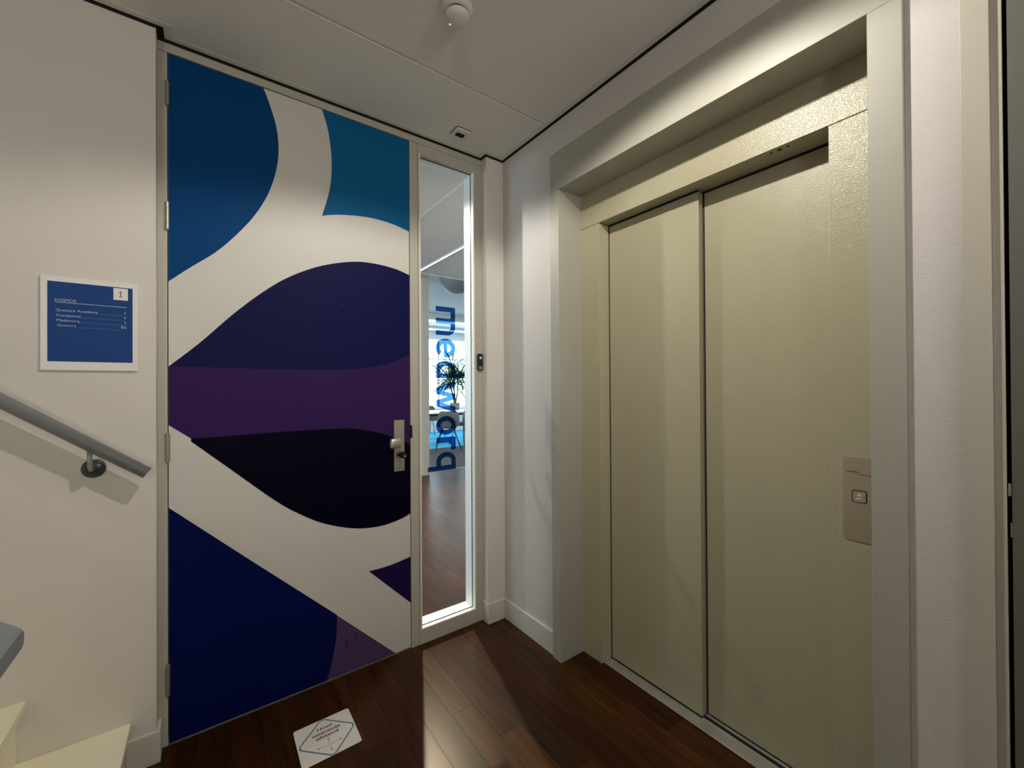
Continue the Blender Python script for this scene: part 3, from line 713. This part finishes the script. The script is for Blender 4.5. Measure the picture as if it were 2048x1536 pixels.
# ------------------------------------------------------------------ wall handrail
SL = -0.785
hr = empty('handrail', (-0.30, LW, 1.08), 'round grey metal handrail on the left wall, sloping down to the door', 'handrail')
ry, rr = LW-0.063, 0.0200
def rz(x): return 1.315+SL*(x+0.50)
tube('rail', (-2.2, ry, rz(-2.2)), (-0.1690, ry, rz(-0.1690)), rr, M['rail'], hr, n=32)
for bx in (-0.311, -1.55):
    bz = rz(bx)-0.088
    br = lathe('rosette', [(0, 0), (0.031, 0), (0.031, 0.004), (0.024, 0.009), (0, 0.010)], (0, 0, 0), M['bracket'], None, n=28)
    br.parent = hr; br.matrix_parent_inverse = parent_world(hr).inverted()
    br.matrix_basis = Matrix.Translation((bx, LW, bz)) @ Matrix.Rotation(math.radians(90), 4, 'X')
    path_tube('bracket_arm', [(bx, LW-0.008, bz), (bx, LW-0.045, bz+0.002), (bx, LW-0.060, bz+0.014), (bx, ry, rz(bx)-0.012)], [0.0065]*4, M['rail'], hr, n=12)
    for dz in (-0.021, 0.021):
        tube('screw', (bx, LW-0.0062, bz+dz), (bx, LW-0.0085, bz+dz), 0.003, M['steel'], hr, n=10)

# outer rail cap of the stairs, close to the camera
oh = empty('banister', (-0.9, 0.97, 0), 'wide grey banister cap ending at the lower left, above the steps', 'banister')
bm = bmesh.new()
sx0, sx1, ya, yb, th = -1.9, -0.2555, 0.86, 1.0823, 0.034
pts = rrect(ya, yb, 0, th, 0.012, 4)
A = [bm.verts.new((sx0, u, 0.905+v+(sx0-sx1)*SL)) for u, v in pts]; 
rings = [A]
for xx, sc in ((sx1-0.012, 1.0), (sx1-0.003, 0.95), (sx1, 0.84)):
    rings.append([bm.verts.new((xx, (ya+yb)/2+(u-(ya+yb)/2)*(1-(1-sc)*0.25), 0.905+(xx-sx1)*SL+th/2+(v-th/2)*sc)) for u, v in pts])
for A, B in zip(rings, rings[1:]):
    n = len(A)
    for i in range(n): bm.faces.new((A[i], A[(i+1)%n], B[(i+1)%n], B[i]))
bm.faces.new(rings[0][::-1]); bm.faces.new(rings[-1]); bmesh.ops.recalc_face_normals(bm, faces=bm.faces)
me = bpy.data.meshes.new('rail_cap'); bm.to_mesh(me); bm.free(); link('rail_cap', me, M['slab'], oh, smooth=False)
for xx in (-0.85, -1.55): box('baluster', (xx-0.02, xx+0.02, 0.95, 0.99, 0.0, 0.90+(xx-sx1)*SL), M['rail'], oh)

# ------------------------------------------------------------------ stairs
stp = empty('staircase', (-0.22, 1.5, 0), 'cream painted stairs climbing left along the white wall', 'stairs')
for k in range(7):
    nx = -0.2183-0.245*k; z = 0.174+0.190*k
    box('tread', (nx-0.285, nx, 1.03, LW-0.001, z-0.028, z), M['tread'], stp, bevel=0.003)
    box('riser', (nx-0.27, nx-0.022, 1.04, LW-0.001, (0.0 if k == 0 else z-0.19), z-0.0285), M['tread'], stp)

# ------------------------------------------------------------------ floor sticker
sk = empty('floor_sticker', (0.372, 1.72, 0), 'white floor sticker asking people to keep their distance', 'sticker')
plate('sticker_base', rrect(0.2665, 0.4740, 1.6200, 1.8200, 0.009), (0, 0, 0.0005), (1, 0, 0), (0, 1, 0), (0, 0, 1), 0.0008, M['stickerwhite'], sk)
def frame_ring(name, outer, inner, z, t, m, parent):
    bm = bmesh.new(); n = len(outer)
    a = [bm.verts.new((u, v, z+t)) for u, v in outer]; b = [bm.verts.new((u, v, z+t)) for u, v in inner]
    c = [bm.verts.new((u, v, z)) for u, v in outer]; d = [bm.verts.new((u, v, z)) for u, v in inner]
    for i in range(n):
        j = (i+1) % n
        bm.faces.new((a[i], a[j], b[j], b[i])); bm.faces.new((c[j], c[i], d[i], d[j])); bm.faces.new((c[i], c[j], a[j], a[i])); bm.faces.new((b[i], b[j], d[j], d[i]))
    me = bpy.data.meshes.new(name); bm.to_mesh(me); bm.free(); return link(name, me, m, parent)
def diamond(s, r): return [(0.3712+(u-v)*math.sqrt(.5), 1.7195+(u+v)*math.sqrt(.5)) for u, v in rrect(-s, s, -s, s, r)]
frame_ring('diamond_line', diamond(0.0755, 0.019), diamond(0.0700, 0.0145), 0.0013, 0.0003, M['stickerblue'], sk)
def ft(s, x0, x1, y0, y1, m='graphite', b=0.018): text('sticker_text', s, (0, 0, 0.0016), (1, 0, 0), (0, 1, 0), x0, x1, y0, y1, M[m], sk, bold=b)
ft('Houd', 0.3445, 0.3985, 1.7655, 1.7800)
ft('voldoende', 0.3195, 0.4240, 1.7420, 1.7565)
ft('afstand', 0.3320, 0.4120, 1.7205, 1.7350)
ft(',5m', 0.3590, 0.3940, 1.6700, 1.6825, 'stickergrey', 0.0)
plate('sticker_text', [(0.3510, 1.6725), (0.3550, 1.6725), (0.3550, 1.6825), (0.3535, 1.6825), (0.3505, 1.6805), (0.3508, 1.6795), (0.3530, 1.6803), (0.3530, 1.6735), (0.3510, 1.6735)], (0, 0, 0.0013), (1, 0, 0), (0, 1, 0), (0, 0, 1), 0.0003, M['stickergrey'], sk)
def arrow(x0, y0, x1, y1):
    d = Vector((x1-x0, y1-y0)).normalized(); n = Vector((-d.y, d.x)); w = 0.0012
    e = Vector((x1, y1)); s0 = Vector((x0, y0)); nk = e-d*0.007
    pl = [s0+n*w, nk+n*w, nk+n*0.006, e, nk-n*0.006, nk-n*w, s0-n*w]
    plate('arrow_mark', [(q.x, q.y) for q in pl], (0, 0, 0.0013), (1, 0, 0), (0, 1, 0), (0, 0, 1), 0.0003, M['stickergrey'], sk)
arrow(0.3715, 1.688, 0.3720, 1.7130); arrow(0.3970, 1.6785, 0.4160, 1.6790); arrow(0.3720, 1.6660, 0.3720, 1.6440); arrow(0.3460, 1.6785, 0.3275, 1.6785)

# ------------------------------------------------------------------ ceiling devices
sd = empty('smoke_detector', (0.702, 1.262, CE), 'round white smoke detector at the top of the picture, on the ceiling', 'smoke detector')
lathe('detector_base', [(0, 0), (0.053, 0), (0.055, -0.006), (0.051, -0.018), (0.044, -0.024), (0, -0.024)], (0.702, 1.262, CE), M['plasticwhite'], sd)
lathe('detector_slot', [(0.0, -0.0235), (0.038, -0.0235), (0.038, -0.031), (0, -0.031)], (0.702, 1.262, CE), M['blackplastic'], sd)
lathe('detector_dome', [(0, -0.0305), (0.041, -0.0305), (0.041, -0.036), (0.036, -0.045), (0.024, -0.050), (0, -0.051)], (0.702, 1.262, CE), M['plasticwhite'], sd)
tube('indicator_lamp', (0.690, 1.292, CE-0.0435), (0.690, 1.292, CE-0.0470), 0.003, M['indicator'], sd, n=10)
ms = empty('motion_sensor', (1.064, 1.885, CE), 'small square white ceiling sensor with a dark slot, near the corner', 'sensor')
plate('sensor_housing', rrect(1.022, 1.107, 1.843, 1.928, 0.014), (0, 0, CE-0.012), (1, 0, 0), (0, 1, 0), (0, 0, 1), 0.012, M['plasticwhite'], ms)
plate('sensor_gap', rrect(1.0205, 1.1085, 1.8415, 1.9295, 0.015), (0, 0, CE-0.003), (1, 0, 0), (0, 1, 0), (0, 0, 1), 0.0029, M['blackplastic'], ms)
plate('sensor_window', [(1.036, 1.893), (1.044, 1.903), (1.081, 1.903), (1.088, 1.893), (1.083, 1.872), (1.040, 1.872)], (0, 0, CE-0.0135), (1, 0, 0), (0, 1, 0), (0, 0, 1), 0.0015, M['black'], ms)
# downlight rings that house the beams (out of frame); two carry added fill lights
for L_, lab in ((L1, 'recessed ceiling downlight nearest the lift doors'), (L2_FILL, 'added fill downlight behind the camera on the lift side'), (L3_FILL, 'added fill downlight over the foot of the stairs behind the camera')):
    o = lathe('downlight_ring', [(0.052, 0), (0.062, 0), (0.062, -0.004), (0.050, -0.004), (0.050, 0.004)], (L_[0], L_[1], CE), M['plasticwhite'], None)
    tag(o, lab, 'lamp', 'recessed downlights in the lobby ceiling')
for q_, lab in zip(UPL, ('added fill uplight behind the camera on the stair side', 'added fill uplight behind the camera on the lift side')):
    gp = empty('added_uplight', (q_[0], -2.6, q_[2]), lab, 'lamp', 'added fill uplights behind the camera')  # housing made up for the added ceiling fill
    lathe('fill_lamp_bowl', [(0, -0.06), (0.05, -0.05), (0.10, 0.0), (0.115, 0.04), (0.108, 0.04), (0.09, 0.0), (0, -0.04)], (q_[0], q_[1], q_[2]), M['plasticwhite'], gp)
    box('bracket_arm', (q_[0]-0.015, q_[0]+0.015, -2.6, q_[1]-0.09, q_[2]-0.01, q_[2]+0.02), M['steel'], gp)

# ------------------------------------------------------------------ office furniture behind the glass
def chair(loc, rot, label, group):
    root = empty('shell_chair', (0, 0, 0), label, 'chair', group)
    bm = bmesh.new(); nu, nv = 14, 12; V = []
    # shell: seat curving up into a rounded back and low arms; front is -Y
    for j in range(nv+1):
        row = []; t = j/nv
        for i in range(nu+1):
            s = i/nu*2-1
            if t < 0.5:
                y = -0.22+0.42*(t/0.5); z = 0.45-0.02*math.sin(math.pi*t/0.5); w = 0.23+0.02*t
            else:
                q = (t-0.5)/0.5; y = 0.20+0.07*math.sin(q*1.4); z = 0.45+0.37*q; w = 0.24*(1-0.35*q**3)
            x = s*w; z += 0.10*abs(s)**3*(1-abs(2*t-1)**2)
            y -= 0.10*abs(s)**2.5*(t if t > 0.3 else 0)
            row.append(bm.verts.new((x, y, z)))
        V.append(row)
    for j in range(nv):
        for i in range(nu): bm.faces.new((V[j][i], V[j][i+1], V[j+1][i+1], V[j+1][i]))
    bmesh.ops.solidify(bm, geom=list(bm.faces), thickness=0.02)
    me = bpy.data.meshes.new('shell'); bm.to_mesh(me); bm.free(); link('shell', me, M['shell'], root, smooth=True)
    for sx in (-1, 1):
        for sy in (-1, 1): tube('leg', (sx*0.12, sy*0.12, 0.43), (sx*0.27, sy*0.24, 0.0), 0.011, M['blackplastic'], root, r1=0.008, n=8)
    root.location = loc; root.rotation_euler = (0, 0, rot)
    return root
chair((4.20, 8.05, 0.008), math.radians(155), 'grey shell chair in front of the white table, nearest the glass', 'grey shell chairs round the office table')
chair((4.80, 10.12, 0.008), math.radians(10), 'grey shell chair on the window side of the white table, seen below its top', 'grey shell chairs round the office table')
chair((4.78, 8.38, 0.008), math.radians(200), 'grey shell chair right of the nearest grey chair, half hidden by it', 'grey shell chairs round the office table')

tb = empty('meeting_table', (4.9, 9.3, 0), 'long white table with thin black legs in front of the far window', 'table')
TT = box('tabletop', (3.2, 7.2, 8.75, 9.75, 0.715, 0.745), M['whitetop'], tb, bevel=0.004)
box('apron', (3.3, 7.1, 8.80, 9.70, 0.66, 0.714), M['blackplastic'], tb)
for lx in (3.35, 7.05):
    for ly in (8.85, 9.65): tube('leg', (lx, ly, 0.715), (lx+(-0.06 if lx < 5 else 0.06), ly, 0.007), 0.018, M['blackplastic'], tb, n=10)

def leaf_plant(root, base, n, rad, droop, seed, m='leaf', lw=0.022, length=0.8):
    rnd = random.Random(seed)
    proto = []
    for v in range(5):
        bm = bmesh.new(); L_ = 1.0; prev = None
        up_ = 0.75-0.16*v
        for k in range(9):
            t = k/8; x = L_*t*(0.95-0.25*droop*t); z = up_*t - droop*(0.55+0.12*v)*t*t
            w = lw/length*math.sin(math.pi*min(1, 0.12+0.88*t)) * (1.0 if t < 0.6 else (1-t)/0.4*0.95+0.05)
            a = bm.verts.new((x, w, z)); b = bm.verts.new((x, 0, z-w*0.35)); c = bm.verts.new((x, -w, z))
            if prev: bm.faces.new((prev[0], a, b, prev[1])); bm.faces.new((prev[1], b, c, prev[2]))
            prev = (a, b, c)
        me = bpy.data.meshes.new('leaf'); bm.to_mesh(me); bm.free(); me.materials.append(M[m]); proto.append(me)
    for i in range(n):
        me = proto[i % 5]
        o = bpy.data.objects.new('leaf', me); COL.objects.link(o); o.parent = root
        o.matrix_parent_inverse = parent_world(root).inverted()
        o.location = (base[0], base[1], base[2]+rnd.uniform(-0.08, 0.08))
        s = length*rnd.uniform(0.7, 1.15)
        o.scale = (s, s, s); o.rotation_euler = (rnd.uniform(-0.3, 0.3), rnd.uniform(-0.35, 0.25), i*2.399+rnd.uniform(-0.3, 0.3))

pl = empty('potted_dracaena', (5.22, 9.62, 0.745), 'spiky green dracaena in a grey pot on the white table', 'plant')
lathe('pot', [(0, 0), (0.11, 0), (0.135, 0.17), (0.125, 0.17), (0.115, 0.15), (0, 0.15)], (5.22, 9.62, 0.746), M['pot'], pl)
path_tube('trunk', [(5.22, 9.62, 0.89), (5.16, 9.58, 1.1), (5.03, 9.52, 1.34)], [0.028, 0.022, 0.018], M['trunk'], pl)
path_tube('trunk', [(5.24, 9.63, 0.89), (5.28, 9.60, 1.15), (5.30, 9.58, 1.52)], [0.022, 0.018, 0.015], M['trunk'], pl)
leaf_plant(pl, (5.03, 9.52, 1.42), 85, 0.7, 0.64, 3, length=0.95, lw=0.019)
path_tube('trunk', [(5.22, 9.60, 0.89), (5.16, 9.56, 1.4), (5.10, 9.52, 1.84)], [0.020, 0.018, 0.015], M['trunk'], pl)
leaf_plant(pl, (5.10, 9.52, 1.84), 60, 0.7, 0.9, 21, length=0.85, lw=0.019)
leaf_plant(pl, (5.30, 9.58, 1.58), 85, 0.7, 0.72, 9, length=0.95, lw=0.019)

# dome lamp under the high office ceiling
dl = empty('dome_lamp', (2.96, 5.55, 3.0), 'dark grey dome lamp on the office ceiling, seen through the glass above the lettering', 'lamp')
lathe('lamp_shade', [(0.0, 0.0)]+[(0.26*math.cos(a*math.pi/20), -0.02-0.24*math.sin(a*math.pi/20)) for a in range(10)]+[(0, -0.26)], (3.03, 5.50, 3.0), M['lampgrey'], dl)
